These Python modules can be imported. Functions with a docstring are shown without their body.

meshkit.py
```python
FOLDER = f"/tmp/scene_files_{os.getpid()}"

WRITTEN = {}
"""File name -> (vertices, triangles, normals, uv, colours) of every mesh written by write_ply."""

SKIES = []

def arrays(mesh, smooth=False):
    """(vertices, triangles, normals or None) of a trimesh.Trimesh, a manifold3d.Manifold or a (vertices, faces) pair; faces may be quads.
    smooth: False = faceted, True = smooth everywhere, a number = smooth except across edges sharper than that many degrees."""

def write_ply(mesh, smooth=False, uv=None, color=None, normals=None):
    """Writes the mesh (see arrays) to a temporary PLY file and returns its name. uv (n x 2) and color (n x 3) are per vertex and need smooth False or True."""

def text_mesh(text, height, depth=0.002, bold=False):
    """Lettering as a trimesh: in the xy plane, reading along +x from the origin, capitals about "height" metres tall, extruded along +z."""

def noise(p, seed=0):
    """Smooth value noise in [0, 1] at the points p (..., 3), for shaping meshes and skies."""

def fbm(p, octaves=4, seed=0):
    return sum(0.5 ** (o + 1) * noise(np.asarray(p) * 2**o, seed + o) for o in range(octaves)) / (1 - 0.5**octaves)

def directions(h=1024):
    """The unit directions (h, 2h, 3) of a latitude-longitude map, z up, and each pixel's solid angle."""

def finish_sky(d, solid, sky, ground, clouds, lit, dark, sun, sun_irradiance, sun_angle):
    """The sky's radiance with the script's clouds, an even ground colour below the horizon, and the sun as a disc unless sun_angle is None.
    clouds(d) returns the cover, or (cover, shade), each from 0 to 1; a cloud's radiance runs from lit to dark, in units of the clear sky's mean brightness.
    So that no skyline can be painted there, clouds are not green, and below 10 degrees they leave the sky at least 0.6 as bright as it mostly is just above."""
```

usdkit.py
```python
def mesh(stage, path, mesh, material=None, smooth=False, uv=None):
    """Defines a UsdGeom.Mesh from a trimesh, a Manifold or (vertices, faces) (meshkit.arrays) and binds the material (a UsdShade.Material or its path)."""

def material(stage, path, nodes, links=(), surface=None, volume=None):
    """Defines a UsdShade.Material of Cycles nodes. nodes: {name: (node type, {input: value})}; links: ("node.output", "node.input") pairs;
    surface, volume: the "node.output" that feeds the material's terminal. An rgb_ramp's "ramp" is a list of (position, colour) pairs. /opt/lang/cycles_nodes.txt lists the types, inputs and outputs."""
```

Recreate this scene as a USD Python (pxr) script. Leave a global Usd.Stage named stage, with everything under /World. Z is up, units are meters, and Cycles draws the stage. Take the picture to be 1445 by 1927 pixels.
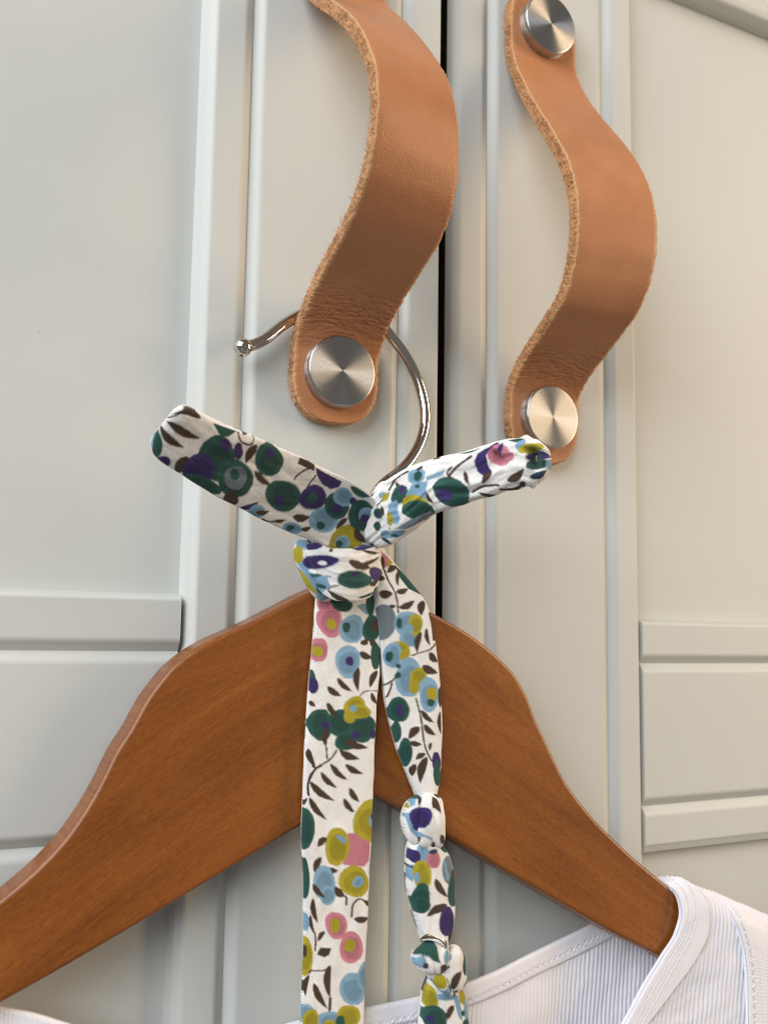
import math, random
import numpy as np, trimesh, shapely, usdkit, meshkit
from scipy.interpolate import PchipInterpolator, CubicSpline
from scipy.spatial import Delaunay
from shapely.geometry import Polygon, LineString
from pxr import Usd, UsdGeom, UsdLux, UsdShade, Gf, Sdf, Vt

stage = Usd.Stage.CreateInMemory()
UsdGeom.SetStageUpAxis(stage, 'Z'); UsdGeom.SetStageMetersPerUnit(stage, 1.0)
UsdGeom.Xform.Define(stage, '/World'); UsdGeom.Scope.Define(stage, '/World/Looks')
rng = np.random.default_rng(7)

# ---------------------------------------------------------------- camera
FPX, PW, PH = 1900.0, 1445, 1927
PITCH, ROLL = math.radians(6.8), math.radians(.88)
FWD = np.array([0, math.cos(PITCH), math.sin(PITCH)])
_u = np.cross([1., 0, 0], FWD)
RIGHT = np.array([math.cos(ROLL), 0, 0]) + _u * math.sin(ROLL)
UP = -np.array([math.sin(ROLL), 0, 0]) + _u * math.cos(ROLL)
CAM = np.array([0, 0, 1.5])
cam = UsdGeom.Camera.Define(stage, '/World/camera')
M = np.eye(4); M[:3, 0], M[:3, 1], M[:3, 2], M[:3, 3] = RIGHT, UP, -FWD, CAM
cam.AddTransformOp().Set(Gf.Matrix4d(*M.T.ravel().tolist()))
cam.CreateHorizontalApertureAttr(36.0); cam.CreateFocalLengthAttr(36.0 * FPX / PW)
cam.CreateClippingRangeAttr(Gf.Vec2f(.01, 100))
cam.CreateFStopAttr(18.0); cam.CreateFocusDistanceAttr(.338)
cam.CreateExposureAttr(0.0)

# ---------------------------------------------------------------- light: a window up on the left, the room's warm bounce on the right
def rect_light(name, pos, target, w, h, power, color):
    L = UsdLux.RectLight.Define(stage, '/World/' + name)
    p, t = np.array(pos, float), np.array(target, float)
    z = (p - t) / np.linalg.norm(p - t); x = np.cross([0, 0, 1.], z); x /= np.linalg.norm(x); y = np.cross(z, x)
    m = np.eye(4); m[:3, 0], m[:3, 1], m[:3, 2], m[:3, 3] = x, y, z, p
    L.AddTransformOp().Set(Gf.Matrix4d(*m.T.ravel().tolist()))
    L.CreateWidthAttr(w); L.CreateHeightAttr(h); L.CreateIntensityAttr(power); L.CreateColorAttr(Gf.Vec3f(*color))
    return L
AIM = (0, .36, 1.5)
rect_light('window_light', (-.80, -1.05, 2.45), AIM, 1.7, 1.6, 5.9, (.96, .98, 1.0))
rect_light('room_light', (1.7, .36, 1.95), AIM, .7, 1.2, 9.5, (1.0, .74, .47))
dome = UsdLux.DomeLight.Define(stage, '/World/room_ambient')
dm = usdkit.material(stage, '/World/Looks/ambient', {'b': ('background_shader', {'color': (1.0, .97, .93), 'strength': .18})}, surface='b.background')
UsdShade.MaterialBindingAPI.Apply(dome.GetPrim()).Bind(dm)

# ---------------------------------------------------------------- helpers
def ray(x, y): return FWD + RIGHT * (x - PW / 2) / FPX - UP * (y - PH / 2) / FPX
def proj(P):
    v = np.asarray(P) - CAM; z = v @ FWD
    return np.stack([PW / 2 + FPX * (v @ RIGHT) / z, PH / 2 - FPX * (v @ UP) / z], -1)
used = {}
def numbered(path):
    k = used.get(path, 0); used[path] = k + 1
    return path if k == 0 else '%s_%03d' % (path, k)
BASE = {}
def keys(p, label=None, cat=None, group=None, kind=None):
    for k, v in (('label', label), ('category', cat), ('group', group), ('kind', kind)):
        if v: p.SetCustomDataByKey(k, v)
    return p
def thing(name, base, label, cat, group=None):
    path = numbered('/World/' + name); x = UsdGeom.Xform.Define(stage, path)
    x.AddTranslateOp().Set(Gf.Vec3d(*map(float, base))); BASE[path] = np.array(base, float)
    return keys(x.GetPrim(), label, cat, group)
def part(name, mesh, mat, parent, smooth=True, label=None, kind=None, uv=None, col=None, vec=None):
    path = numbered(str(parent.GetPath()) + '/' + name)
    base = BASE['/'.join(path.split('/')[:3])]
    if hasattr(mesh, 'vertices'): mesh = (np.array(mesh.vertices), np.array(mesh.faces))
    m = usdkit.mesh(stage, path, (mesh[0] - base, mesh[1]), mat, smooth=smooth, uv=uv)
    pv = UsdGeom.PrimvarsAPI(m)
    if col is not None: pv.CreatePrimvar('fabric_print', Sdf.ValueTypeNames.Color3fArray, 'vertex').Set(Vt.Vec3fArray.FromNumpy(np.asarray(col, np.float32)))
    if vec is not None: pv.CreatePrimvar('brushing', Sdf.ValueTypeNames.Vector3fArray, 'vertex').Set(Vt.Vec3fArray.FromNumpy(np.asarray(vec, np.float32)))
    return keys(m.GetPrim(), label, None, None, kind)
def grid_faces(n, m, wrap=False):
    """quads of an n x m grid of vertices (row major); wrap joins the last column to the first"""
    i, j = np.meshgrid(np.arange(n - 1), np.arange(m if wrap else m - 1), indexing='ij')
    a = (i * m + j).ravel(); b = (i * m + (j + 1) % m).ravel()
    return np.stack([a, b, b + m, a + m], 1)
def resample(P, n, closed=False):
    P = np.asarray(P, float)
    if closed: P = np.vstack([P, P[:1]])
    t = np.r_[0, np.cumsum(np.linalg.norm(np.diff(P, axis=0), axis=1))]
    if closed: return CubicSpline(t, P, bc_type='periodic')(np.linspace(0, t[-1], n + 1)[:-1])
    return np.stack([PchipInterpolator(t, P[:, k])(np.linspace(0, t[-1], n)) for k in range(P.shape[1])], 1)
def tube(P, r, sides=16):
    P = np.asarray(P, float); T = np.gradient(P, axis=0); T /= np.linalg.norm(T, axis=1, keepdims=True)
    a = np.array([0., 1, 0]); V = []
    for p, t in zip(P, T):
        a = a - t * (a @ t); a /= np.linalg.norm(a); b = np.cross(t, a)
        th = np.linspace(0, 2 * np.pi, sides, endpoint=False)
        V.append(p + r * (np.cos(th)[:, None] * a + np.sin(th)[:, None] * b))
    n = len(P); V = np.vstack(V + [P[:1], P[-1:]]); F = grid_faces(n, sides, True)
    F = np.vstack([F[:, [0, 1, 2]], F[:, [0, 2, 3]]]); k = np.arange(sides)
    F = np.vstack([F, np.stack([np.full(sides, n * sides), (k + 1) % sides, k], 1), np.stack([np.full(sides, n * sides + 1), (n - 1) * sides + k, (n - 1) * sides + (k + 1) % sides], 1)])
    return V, F

# ---------------------------------------------------------------- materials
def mat(name, nodes, links, surface='p.BSDF'): return usdkit.material(stage, '/World/Looks/' + name, nodes, links, surface=surface)
GEO = ('geometry', {})
paint = mat('door_paint', {
    'g': GEO, 'm': ('mapping', {'scale': (1, 1, .12)}),
    'n': ('noise_texture', {'scale': 1500, 'detail': 3}), 'n2': ('noise_texture', {'scale': 14, 'detail': 3}),
    'n3': ('noise_texture', {'scale': 260, 'detail': 2}),
    'r': ('rgb_ramp', {'ramp': [(.3, (.545, .560, .536)), (.7, (.570, .585, .560))]}),
    'v': ('voronoi_texture', {'scale': 34, 'randomness': 1}),
    'sp': ('rgb_ramp', {'ramp': [(0.0, (.75, .72, .66)), (.009, (.8, .78, .72)), (.016, (1, 1, 1)), (1, (1, 1, 1))]}),
    'mx': ('mix', {'mix_type': 'multiply', 'fac': 1.0}),
    'add': ('math', {'math_type': 'multiply_add', 'value2': .6}),
    'b': ('bump', {'strength': .11, 'distance': .00025}),
    'rr': ('map_range', {'from_min': .3, 'from_max': .7, 'to_min': .50, 'to_max': .53}),
    'p': ('principled_bsdf', {'roughness': .4, 'specular_ior_level': .34})},
    [('g.position', 'm.vector'), ('m.vector', 'n.vector'), ('g.position', 'n2.vector'), ('g.position', 'n3.vector'), ('g.position', 'v.vector'), ('n2.fac', 'r.fac'),
     ('v.distance', 'sp.fac'), ('r.color', 'mx.color1'), ('sp.color', 'mx.color2'), ('mx.color', 'p.base_color'),
     ('n3.fac', 'add.value1'), ('n.fac', 'add.value3'), ('add.value', 'b.height'), ('b.normal', 'p.normal'), ('n2.fac', 'rr.value'), ('rr.result', 'p.roughness')])
dark = mat('dark_interior', {'p': ('principled_bsdf', {'base_color': (.03, .028, .025), 'roughness': .8})}, [])
leather = mat('tan_leather', {
    'g': GEO, 'v': ('voronoi_texture', {'scale': 1500, 'feature': 'f1'}), 'n': ('noise_texture', {'scale': 45, 'detail': 4}), 'n2': ('noise_texture', {'scale': 900, 'detail': 3}),
    'r': ('rgb_ramp', {'ramp': [(.25, (.400, .162, .068)), (.5, (.450, .190, .082)), (.75, (.490, .212, .094))]}),
    'add': ('math', {'math_type': 'multiply_add', 'value2': .7}),
    'b': ('bump', {'strength': .35, 'distance': .0003}),
    'rr': ('map_range', {'from_min': .3, 'from_max': .7, 'to_min': .40, 'to_max': .54}),
    'p': ('principled_bsdf', {'roughness': .45, 'specular_ior_level': .42})},
    [('g.position', 'v.vector'), ('g.position', 'n.vector'), ('g.position', 'n2.vector'), ('n.fac', 'r.fac'), ('r.color', 'p.base_color'),
     ('v.distance', 'add.value1'), ('n2.fac', 'add.value3'), ('add.value', 'b.height'), ('b.normal', 'p.normal'), ('n.fac', 'rr.value'), ('rr.result', 'p.roughness')])
raw_edge = mat('raw_leather_edge', {
    'g': GEO, 'n': ('noise_texture', {'scale': 1700, 'detail': 3, 'roughness': .65}), 'n2': ('noise_texture', {'scale': 160, 'detail': 2}),
    'a': ('math', {'math_type': 'multiply_add', 'value2': .55}), 's': ('math', {'math_type': 'subtract', 'value2': .17}),
    'r': ('rgb_ramp', {'ramp': [(.38, (.17, .058, .016)), (.52, (.36, .145, .048)), (.66, (.58, .29, .115))]}),
    'st': ('attribute', {'attribute': 'st'}), 'sx': ('separate_xyz', {}), 'j': ('math', {'math_type': 'multiply_add', 'value2': .5}), 'jr': ('map_range', {'from_min': .30, 'from_max': .14, 'to_min': 0, 'to_max': 1, 'clamp': True}), 'mx': ('mix', {'color2': (.66, .40, .19)}),
    'b': ('bump', {'strength': .9, 'distance': .0006}),
    'p': ('principled_bsdf', {'roughness': .85, 'specular_ior_level': .2, 'sheen_weight': .3})},
    [('g.position', 'n.vector'), ('g.position', 'n2.vector'), ('n2.fac', 'a.value1'), ('n.fac', 'a.value3'), ('a.value', 's.value1'), ('s.value', 'r.fac'), ('r.color', 'mx.color1'), ('st.vector', 'sx.vector'), ('n.fac', 'j.value1'), ('sx.x', 'j.value3'), ('j.value', 'jr.value'), ('jr.result', 'mx.fac'), ('mx.color', 'p.base_color'), ('n.fac', 'b.height'), ('b.normal', 'p.normal')])
fibre = mat('leather_fibre', {'p': ('principled_bsdf', {'base_color': (.52, .27, .11), 'roughness': .8})}, [])
steel = mat('brushed_steel', {
    'st': ('attribute', {'attribute': 'st'}), 'n': ('noise_texture', {'scale': 1, 'detail': 2}), 'x': ('separate_xyz', {}), 'c': ('combine_xyz', {}),
    'k': ('math', {'math_type': 'multiply', 'value2': 9000}), 'k2': ('math', {'math_type': 'multiply', 'value2': 5}),
    'r': ('rgb_ramp', {'ramp': [(.3, (.45, .445, .44)), (.7, (.56, .555, .55))]}),
    'rr': ('map_range', {'from_min': .3, 'from_max': .7, 'to_min': .31, 'to_max': .41}),
    't': ('attribute', {'attribute': 'brushing'}),
    'b': ('bump', {'strength': .12, 'distance': .00005}),
    'p': ('principled_bsdf', {'metallic': 1.0, 'roughness': .34, 'anisotropic': .93})},
    [('st.vector', 'x.vector'), ('x.x', 'k.value1'), ('x.y', 'k2.value1'), ('k.value', 'c.x'), ('k2.value', 'c.y'), ('c.vector', 'n.vector'), ('n.fac', 'r.fac'), ('r.color', 'p.base_color'),
     ('n.fac', 'rr.value'), ('rr.result', 'p.roughness'), ('t.vector', 'p.tangent'), ('n.fac', 'b.height'), ('b.normal', 'p.normal')])
chrome = mat('polished_chrome', {'p': ('principled_bsdf', {'base_color': (.62, .58, .53), 'metallic': 1.0, 'roughness': .07})}, [])
wood = mat('varnished_wood', {
    'st': ('attribute', {'attribute': 'st'}), 'm': ('mapping', {'scale': (7, 420, 1)}), 'm2': ('mapping', {'scale': (11, 48, 1)}), 'm3': ('mapping', {'scale': (160, 1900, 1)}), 'm4': ('mapping', {'scale': (420, 1500, 1)}),
    'n': ('noise_texture', {'scale': 1, 'detail': 5, 'roughness': .6, 'distortion': .5}), 'n2': ('noise_texture', {'scale': 1, 'detail': 4, 'distortion': .8}), 'n3': ('noise_texture', {'scale': 1, 'detail': 3}), 'n4': ('noise_texture', {'scale': 1, 'detail': 2}),
    'a': ('math', {'math_type': 'multiply_add', 'value2': .45}), 'a2': ('math', {'math_type': 'multiply_add', 'value2': .35}), 'a3': ('math', {'math_type': 'multiply_add', 'value2': .55}), 's': ('math', {'math_type': 'multiply_add', 'value2': .56, 'value3': -.17}),
    'r': ('rgb_ramp', {'ramp': [(.28, (.128, .031, .0030)), (.48, (.222, .066, .0072)), (.68, (.315, .108, .0150))]}),
    'b': ('bump', {'strength': .10, 'distance': .0003}),
    'p': ('principled_bsdf', {'roughness': .5, 'specular_ior_level': .3, 'coat_weight': .5, 'coat_roughness': .22})},
    [('st.vector', 'm.vector'), ('st.vector', 'm2.vector'), ('st.vector', 'm3.vector'), ('st.vector', 'm4.vector'), ('m.vector', 'n.vector'), ('m2.vector', 'n2.vector'), ('m3.vector', 'n3.vector'), ('m4.vector', 'n4.vector'),
     ('n.fac', 'a.value1'), ('n2.fac', 'a.value3'), ('n3.fac', 'a2.value1'), ('a.value', 'a2.value3'), ('n4.fac', 'a3.value1'), ('a2.value', 'a3.value3'), ('a3.value', 's.value1'), ('s.value', 'r.fac'), ('r.color', 'p.base_color'), ('n3.fac', 'b.height'), ('b.normal', 'p.normal')])
def weave(name, base, pitch, amount):
    k = 2 * math.pi / pitch
    n = {'st': ('attribute', {'attribute': 'st'}), 'x': ('separate_xyz', {}),
         'kx': ('math', {'math_type': 'multiply', 'value2': k}), 'ky': ('math', {'math_type': 'multiply', 'value2': k}),
         'sx': ('math', {'math_type': 'sine'}), 'sy': ('math', {'math_type': 'sine'}), 'w': ('math', {'math_type': 'multiply'}),
         'mr': ('map_range', {'from_min': -1, 'from_max': 1, 'to_min': 0, 'to_max': 1}),
         'dk': ('map_range', {'from_min': 0, 'from_max': .35, 'to_min': 1 - amount, 'to_max': 1, 'clamp': True}),
         'mx': ('mix', {'mix_type': 'multiply', 'fac': 1.0}), 'cc': ('combine_xyz', {}),
         'g': GEO, 'n': ('noise_texture', {'scale': 2500, 'detail': 2}), 'ad': ('math', {'math_type': 'multiply_add', 'value2': .6}),
         'b': ('bump', {'strength': .5, 'distance': .00025}),
         'p': ('principled_bsdf', {'roughness': .85, 'specular_ior_level': .2, 'sheen_weight': .15})}
    l = [('st.vector', 'x.vector'), ('x.x', 'kx.value1'), ('x.y', 'ky.value1'), ('kx.value', 'sx.value1'), ('ky.value', 'sy.value1'), ('sx.value', 'w.value1'), ('sy.value', 'w.value2'),
         ('w.value', 'mr.value'), ('mr.result', 'dk.value'), ('dk.result', 'cc.x'), ('dk.result', 'cc.y'), ('dk.result', 'cc.z'), ('cc.vector', 'mx.color2'),
         ('g.position', 'n.vector'), ('n.fac', 'ad.value1'), ('mr.result', 'ad.value3'), ('ad.value', 'b.height'), ('b.normal', 'p.normal'), ('mx.color', 'p.base_color')]
    if base is None: n['c'] = ('attribute', {'attribute': 'fabric_print'}); l.append(('c.color', 'mx.color1'))
    else: n['mx'][1]['color1'] = base
    return mat(name, n, l)
print_cloth = weave('printed_cotton', None, .95e-3, .24)
rib_knit = weave('white_rib_knit', (.84, .84, .915), .75e-3, .10)
white_tape = weave('white_binding', (.85, .85, .92), .8e-3, .10)
thread = mat('white_thread', {'p': ('principled_bsdf', {'base_color': (.82, .82, .88), 'roughness': .8})}, [])

# ---------------------------------------------------------------- wardrobe doors
class Door:
    def __init__(s, yaw, origin):
        a = math.radians(yaw); s.ex = np.array([math.cos(a), math.sin(a), 0]); s.n = np.array([math.sin(a), -math.cos(a), 0]); s.O = np.array(origin)
        s.T = np.stack([s.ex, [0, 0, 1.], s.n], 1)
    def w(s, p): return s.O + (np.asarray(p, float) / 1000) @ s.T.T       # (x, z, n) in mm -> world
LEFT = Door(26, (-.01972, .34871, 1.58919))
RIGHT_D = Door(28, (.06064, .39838, 1.58504))
def prism(door, poly, axis, lo, hi, sub=1):
    """cross section poly (u, n) in mm run along axis 'z' (u = x) or 'x' (u = z) from lo to hi"""
    out, L = [], len(poly)
    for i, c in enumerate(poly):                           # painted arrises and coves are softly rounded
        a, c, b = np.array(poly[i - 1], float), np.array(c, float), np.array(poly[(i + 1) % L], float)
        la, lb = np.linalg.norm(a - c), np.linalg.norm(b - c); rr = min(1.1, .45 * la, .45 * lb) if c[1] > -2.2 else .04
        p, q = c + (a - c) / la * rr, c + (b - c) / lb * rr
        out += [tuple((1 - t) ** 2 * p + 2 * t * (1 - t) * c + t * t * q) for t in ((0, .25, .5, .75, 1) if rr > .1 else (0, 1))]
    pg = Polygon(out)
    m = trimesh.creation.extrude_polygon(pg, hi - lo, engine='earcut'); v = np.array(m.vertices)
    q = np.stack([v[:, 0], v[:, 2] + lo, v[:, 1]], 1) if axis == 'z' else np.stack([v[:, 2] + lo, v[:, 0], v[:, 1]], 1)
    f = np.array(m.faces)
    return door.w(q), (f[:, ::-1] if axis == 'x' else f)
def make_door(door, s, edge, stile, mould, label):
    """s = +1: the meeting edge lies at +x (left door); all numbers mm from the knob, measured along s*x"""
    t = thing('wardrobe_door', door.O, label, 'wardrobe door', 'pair of wardrobe doors')
    fx = lambda pts: [(s * x, n) for x, n in pts]
    fl = lambda m: (m[0], m[1][:, ::-1])
    top, bot = 420, -330
    def put(name, poly, ax, lo, hi, flip=False):
        m = prism(door, poly, ax, lo, hi)
        part(name, fl(m) if flip else m, paint, t, smooth=35)
    g1, g0 = edge[1], edge[2]                        # groove between edge strip and stile
    big = edge[3]
    put('edge_strip', fx([(edge[0] - 9.4, -20), (edge[0] - 9.4, -big - 3), (edge[0] - .5, -big - 1.0), (edge[0], -big), (edge[0] - big * .28, -big * .3), (edge[0] - big, 0), (g1, 0), ((g1 + g0) / 2, -2.6), ((g1 + g0) / 2, -20)]), 'z', bot, top)
    put('stile', fx([((g1 + g0) / 2 - .03, -20), ((g1 + g0) / 2 - .03, -2.6), (g0, 0), (stile, 0), ((stile + mould[0]) / 2, -2.6), ((stile + mould[0]) / 2, -20)]), 'z', bot, top)
    put('stile_moulding', fx([((stile + mould[0]) / 2 - .03, -20), ((stile + mould[0]) / 2 - .03, -2.6), (mould[0], 0), (mould[1] + 1, 0), (mould[1], -.5), (mould[1] - 1.2, -2.2), (mould[1] - 1.8, -2.6), (mould[2], -6.9), (mould[2] - .1, -8), (mould[2] - .1, -20)]), 'z', bot, top)
    x0, x1 = mould[2] - .4, mould[2] - 330
    lo, hi = sorted((s * x0, s * x1))
    rb = -1.6
    for k, (z1, z2, z3, z4, up) in enumerate(((-80, -79, -93, -99.5, 1), (-172, -171, -158, -151.5, -1))):
        zc = (z3 + z4) / 2
        poly = [(z1 + 2.2 * up, -7.2), (z1 + 1.2 * up, -3), (z2 - .3 * up, rb - .4), (z2 - up, rb), (z3, rb), (zc + .03 * up, rb - 2.6), (zc + .03 * up, -20), (z1 + 2.2 * up, -20)]
        put('rail_moulding', poly, 'x', lo, hi)
    put('rail', [(-96.25, -20), (-96.25, rb - 2.6), (-99.5, rb), (-151.5, rb), (-154.75, rb - 2.6), (-154.75, -20)], 'x', lo, hi)
    pb = lambda za, zb: [(za, -7), (zb, -7), (zb, -16), (za, -16)]
    plo, phi = sorted((s * (x0 + 4), s * x1)); put('upper_panel', pb(-79, top), 'x', plo, phi); put('lower_panel', pb(bot, -171), 'x', plo, phi)
    put('top_rail', [(213, -6.8), (213.6, -3), (214.5, -1.2), (216, 1.5), (219, 2.5), (260, 2.5), (260, -6.8)], 'x', lo, hi)
    return t
make_door(LEFT, 1, (43.8, 31, 24.7, 1.2), -28, (-34.7, -46, -49.3), 'left grey painted wardrobe door behind the larger leather pull and the bare hanger hook')
make_door(RIGHT_D, -1, (40.8, 26.3, 19, 4.2), -33.5, (-41, -52.5, -55.5), 'right grey painted wardrobe door carrying the smaller leather pull with two steel knobs in view')
ca = RIGHT_D
v = np.array([(x, z, n) for n in (-75, -60) for z in (-330, 420) for x in (-460, 400)], float)
hull = trimesh.convex.convex_hull(ca.w(v))
c = thing('wardrobe_interior', ca.w((0, 0, -70)), None, None); keys(c, kind='structure')
part('back_board', hull, dark, c, smooth=False)

# ---------------------------------------------------------------- leather pulls
def strap_profiles(door, L, w):
    """outline of one edge: pixels seen along the strap's left or right edge, taken onto the plane of that edge -> (z, n) in mm"""
    out = []
    for side, q in L:
        P0 = door.O + door.ex * side * w / 2000
        o = []
        for x, y in q:
            d = ray(x, y); k = ((P0 - CAM) @ door.ex) / (d @ door.ex); P = CAM + d * k
            o.append(((P - door.O)[2] * 1000, (P - door.O) @ door.n * 1000))
        out.append(np.array(o))
    return out
def smooth_profile(zn, z_top, flat=6.0, flat_at=None):
    zn = zn[np.argsort(zn[:, 0])]
    return zn
def knob(door, x, z, parent, n0):
    r, h = 12.4, 5.0
    rs = np.r_[np.linspace(0, r - .5, 40), r - .22, r, r, r - .6]
    hs = np.r_[np.full(40, h), h - .05, h - .35, .3, 0]
    th = np.linspace(0, 2 * np.pi, 97)
    V = np.array([door.w((x + a * math.cos(t), z + a * math.sin(t), n0 + b)) for a, b in zip(rs, hs) for t in th])
    rad = np.array([door.ex * math.cos(t) + np.array([0, 0, math.sin(t)]) for a in rs for t in th])
    st = np.array([(a / 1000, t) for a in rs for t in th])
    f = grid_faces(len(rs), 97)
    f = np.vstack([f[:, [0, 1, 2]], f[:, [0, 2, 3]]])
    v = V - door.O
    nn = np.cross(v[f[:, 1]] - v[f[:, 0]], v[f[:, 2]] - v[f[:, 0]])
    nrm = np.zeros_like(v)
    for a, b in zip(rs, hs): pass
    part('knob', (V, f[:, ::-1]) if False else (V, f), steel, parent, smooth=True, uv=st, vec=rad)
def make_pull(door, name, label, prof, w, ztop, seed, wrinkle):
    """prof(side, z) -> n of the front face"""
    t = thing('leather_pull', door.O, label, 'cabinet pull', 'leather pulls on the wardrobe doors')
    TH = 5.0
    zz = np.linspace(0, ztop, 700); nl, nr = prof(-1, zz), prof(1, zz); nm = (nl + nr) / 2
    s = np.r_[0, np.cumsum(np.hypot(np.diff(zz), np.diff(nm)))]
    ext = w / 2 + 1.5
    ns = 720; S = np.linspace(-ext, s[-1] + ext, ns)
    z = np.interp(S, s, zz) + np.minimum(S, 0) + np.maximum(S - s[-1], 0)
    NL, NR = np.interp(S, s, nl), np.interp(S, s, nr)
    d = np.maximum(-S, S - s[-1]).clip(0) / ext
    hw = w / 2 * np.maximum(1 - d ** 2.5, 0) ** (1 / 2.5)
    nu = 120; u = np.linspace(-1, 1, nu)
    X = hw[:, None] * u[None]; Z = np.repeat(z[:, None], nu, 1); N = (NL[:, None] * (1 - u) + NR[:, None] * (1 + u)) / 2
    tz, tn = np.gradient(z), np.gradient((NL + NR) / 2); ln = np.hypot(tz, tn); nz, nn = -tn / ln, tz / ln     # outward normal in (z, n)
    # relief: grain waves, creases where the leather bends above each knob
    pts = np.stack([X / 9 + .25 * np.sin(S / 7)[:, None], np.repeat(S[:, None], nu, 1) / 1.15 + (X / 16) ** 2 * 2.2, np.full_like(X, seed)], -1)
    n1 = meshkit.fbm(pts, 3, seed) - .5; n2 = meshkit.fbm(pts * [1.6, .8, 1] + 13 + .35 * X[..., None] / 10, 3, seed + 3) - .5
    ridge = -np.exp(-(n1 / .05) ** 2) - .7 * np.exp(-(n2 / .05) ** 2)
    win = np.exp(-((S - 22) / 12) ** 2) + .55 * np.exp(-((S - s[-1] + 20) / 9) ** 2); win = win * (1 - .0 * win)
    soft = meshkit.fbm(np.stack([X / 12, np.repeat(S[:, None], nu, 1) / 14, X * 0 + seed], -1), 3, seed + 9) - .5
    disp = wrinkle * .34 * win[:, None] * ridge + .35 * soft
    edge = (1 - np.abs(u)) * hw[:, None]                                    # distance to the edge, mm
    disp -= .5 * np.exp(-(edge / .9) ** 2)
    Nf, Zf = N + disp * nn[:, None], Z + disp * nz[:, None]
    ragged = (meshkit.fbm(np.stack([S / .9, S * 0, S * 0 + seed], -1), 3, seed) - .5) * .9
    Xf = X + np.sign(X) * np.exp(-(edge / 1.0) ** 2) * ragged[:, None]
    front = np.stack([Xf, Zf, Nf], -1)
    back = np.stack([X[:, ::8], (Z - TH * nz[:, None])[:, ::8], (N - TH * nn[:, None])[:, ::8]], -1)
    fc = front[:, 2:-2]
    part('strap', (door.w(fc.reshape(-1, 3)), grid_faces(ns, nu - 4)), leather, t)
    part('strap_back', (door.w(back.reshape(-1, 3)), grid_faces(ns, back.shape[1])[:, ::-1]), raw_edge, t, uv=np.ones((back.shape[0] * back.shape[1], 2)))
    # the raw cut edge: front rim -> back rim, rough
    k = 14; rim_f = np.vstack([front[:, 0], front[::-1, -1]]); rim_b = np.vstack([back[:, 0], back[::-1, -1]])
    out = np.vstack([np.stack([-np.ones(ns), 0 * S, 0 * S], 1), np.stack([np.ones(ns), 0 * S, 0 * S], 1)])
    endw = np.r_[d, d[::-1]]; dirz = np.r_[np.where(S < s[-1] / 2, -1, 1), np.where(S < s[-1] / 2, -1, 1)[::-1]]
    out[:, 0] *= np.sqrt(np.maximum(1 - endw ** 1.6, 0)); out[:, 1] = dirz * endw ** .8
    q = np.linspace(0, 1, k); G = rim_f[:, None] * (1 - q)[None, :, None] + rim_b[:, None] * q[None, :, None]
    rn = np.repeat(np.arange(2 * ns)[:, None], k, 1) * .33
    rough = (meshkit.fbm(np.stack([rn / .8, np.repeat(q[None], 2 * ns, 0) * 5, rn * 0 + seed], -1), 3, seed + 5) - .42) * 1.5 * np.sin(np.pi * q.clip(.0, 1)) ** .5
    rough[:, 0] = rough[:, -1] = 0
    G = G + out[:, None] * rough[..., None]
    G2 = np.concatenate([np.vstack([front[:, 2], front[::-1, -3]])[:, None], np.vstack([front[:, 1], front[::-1, -2]])[:, None], G], 1)
    suv = np.stack([np.repeat(np.r_[-.2, -.1, q][None], 2 * ns, 0), np.repeat(np.arange(2 * ns)[:, None] * .00033, k + 2, 1)], -1).reshape(-1, 2)
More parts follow.
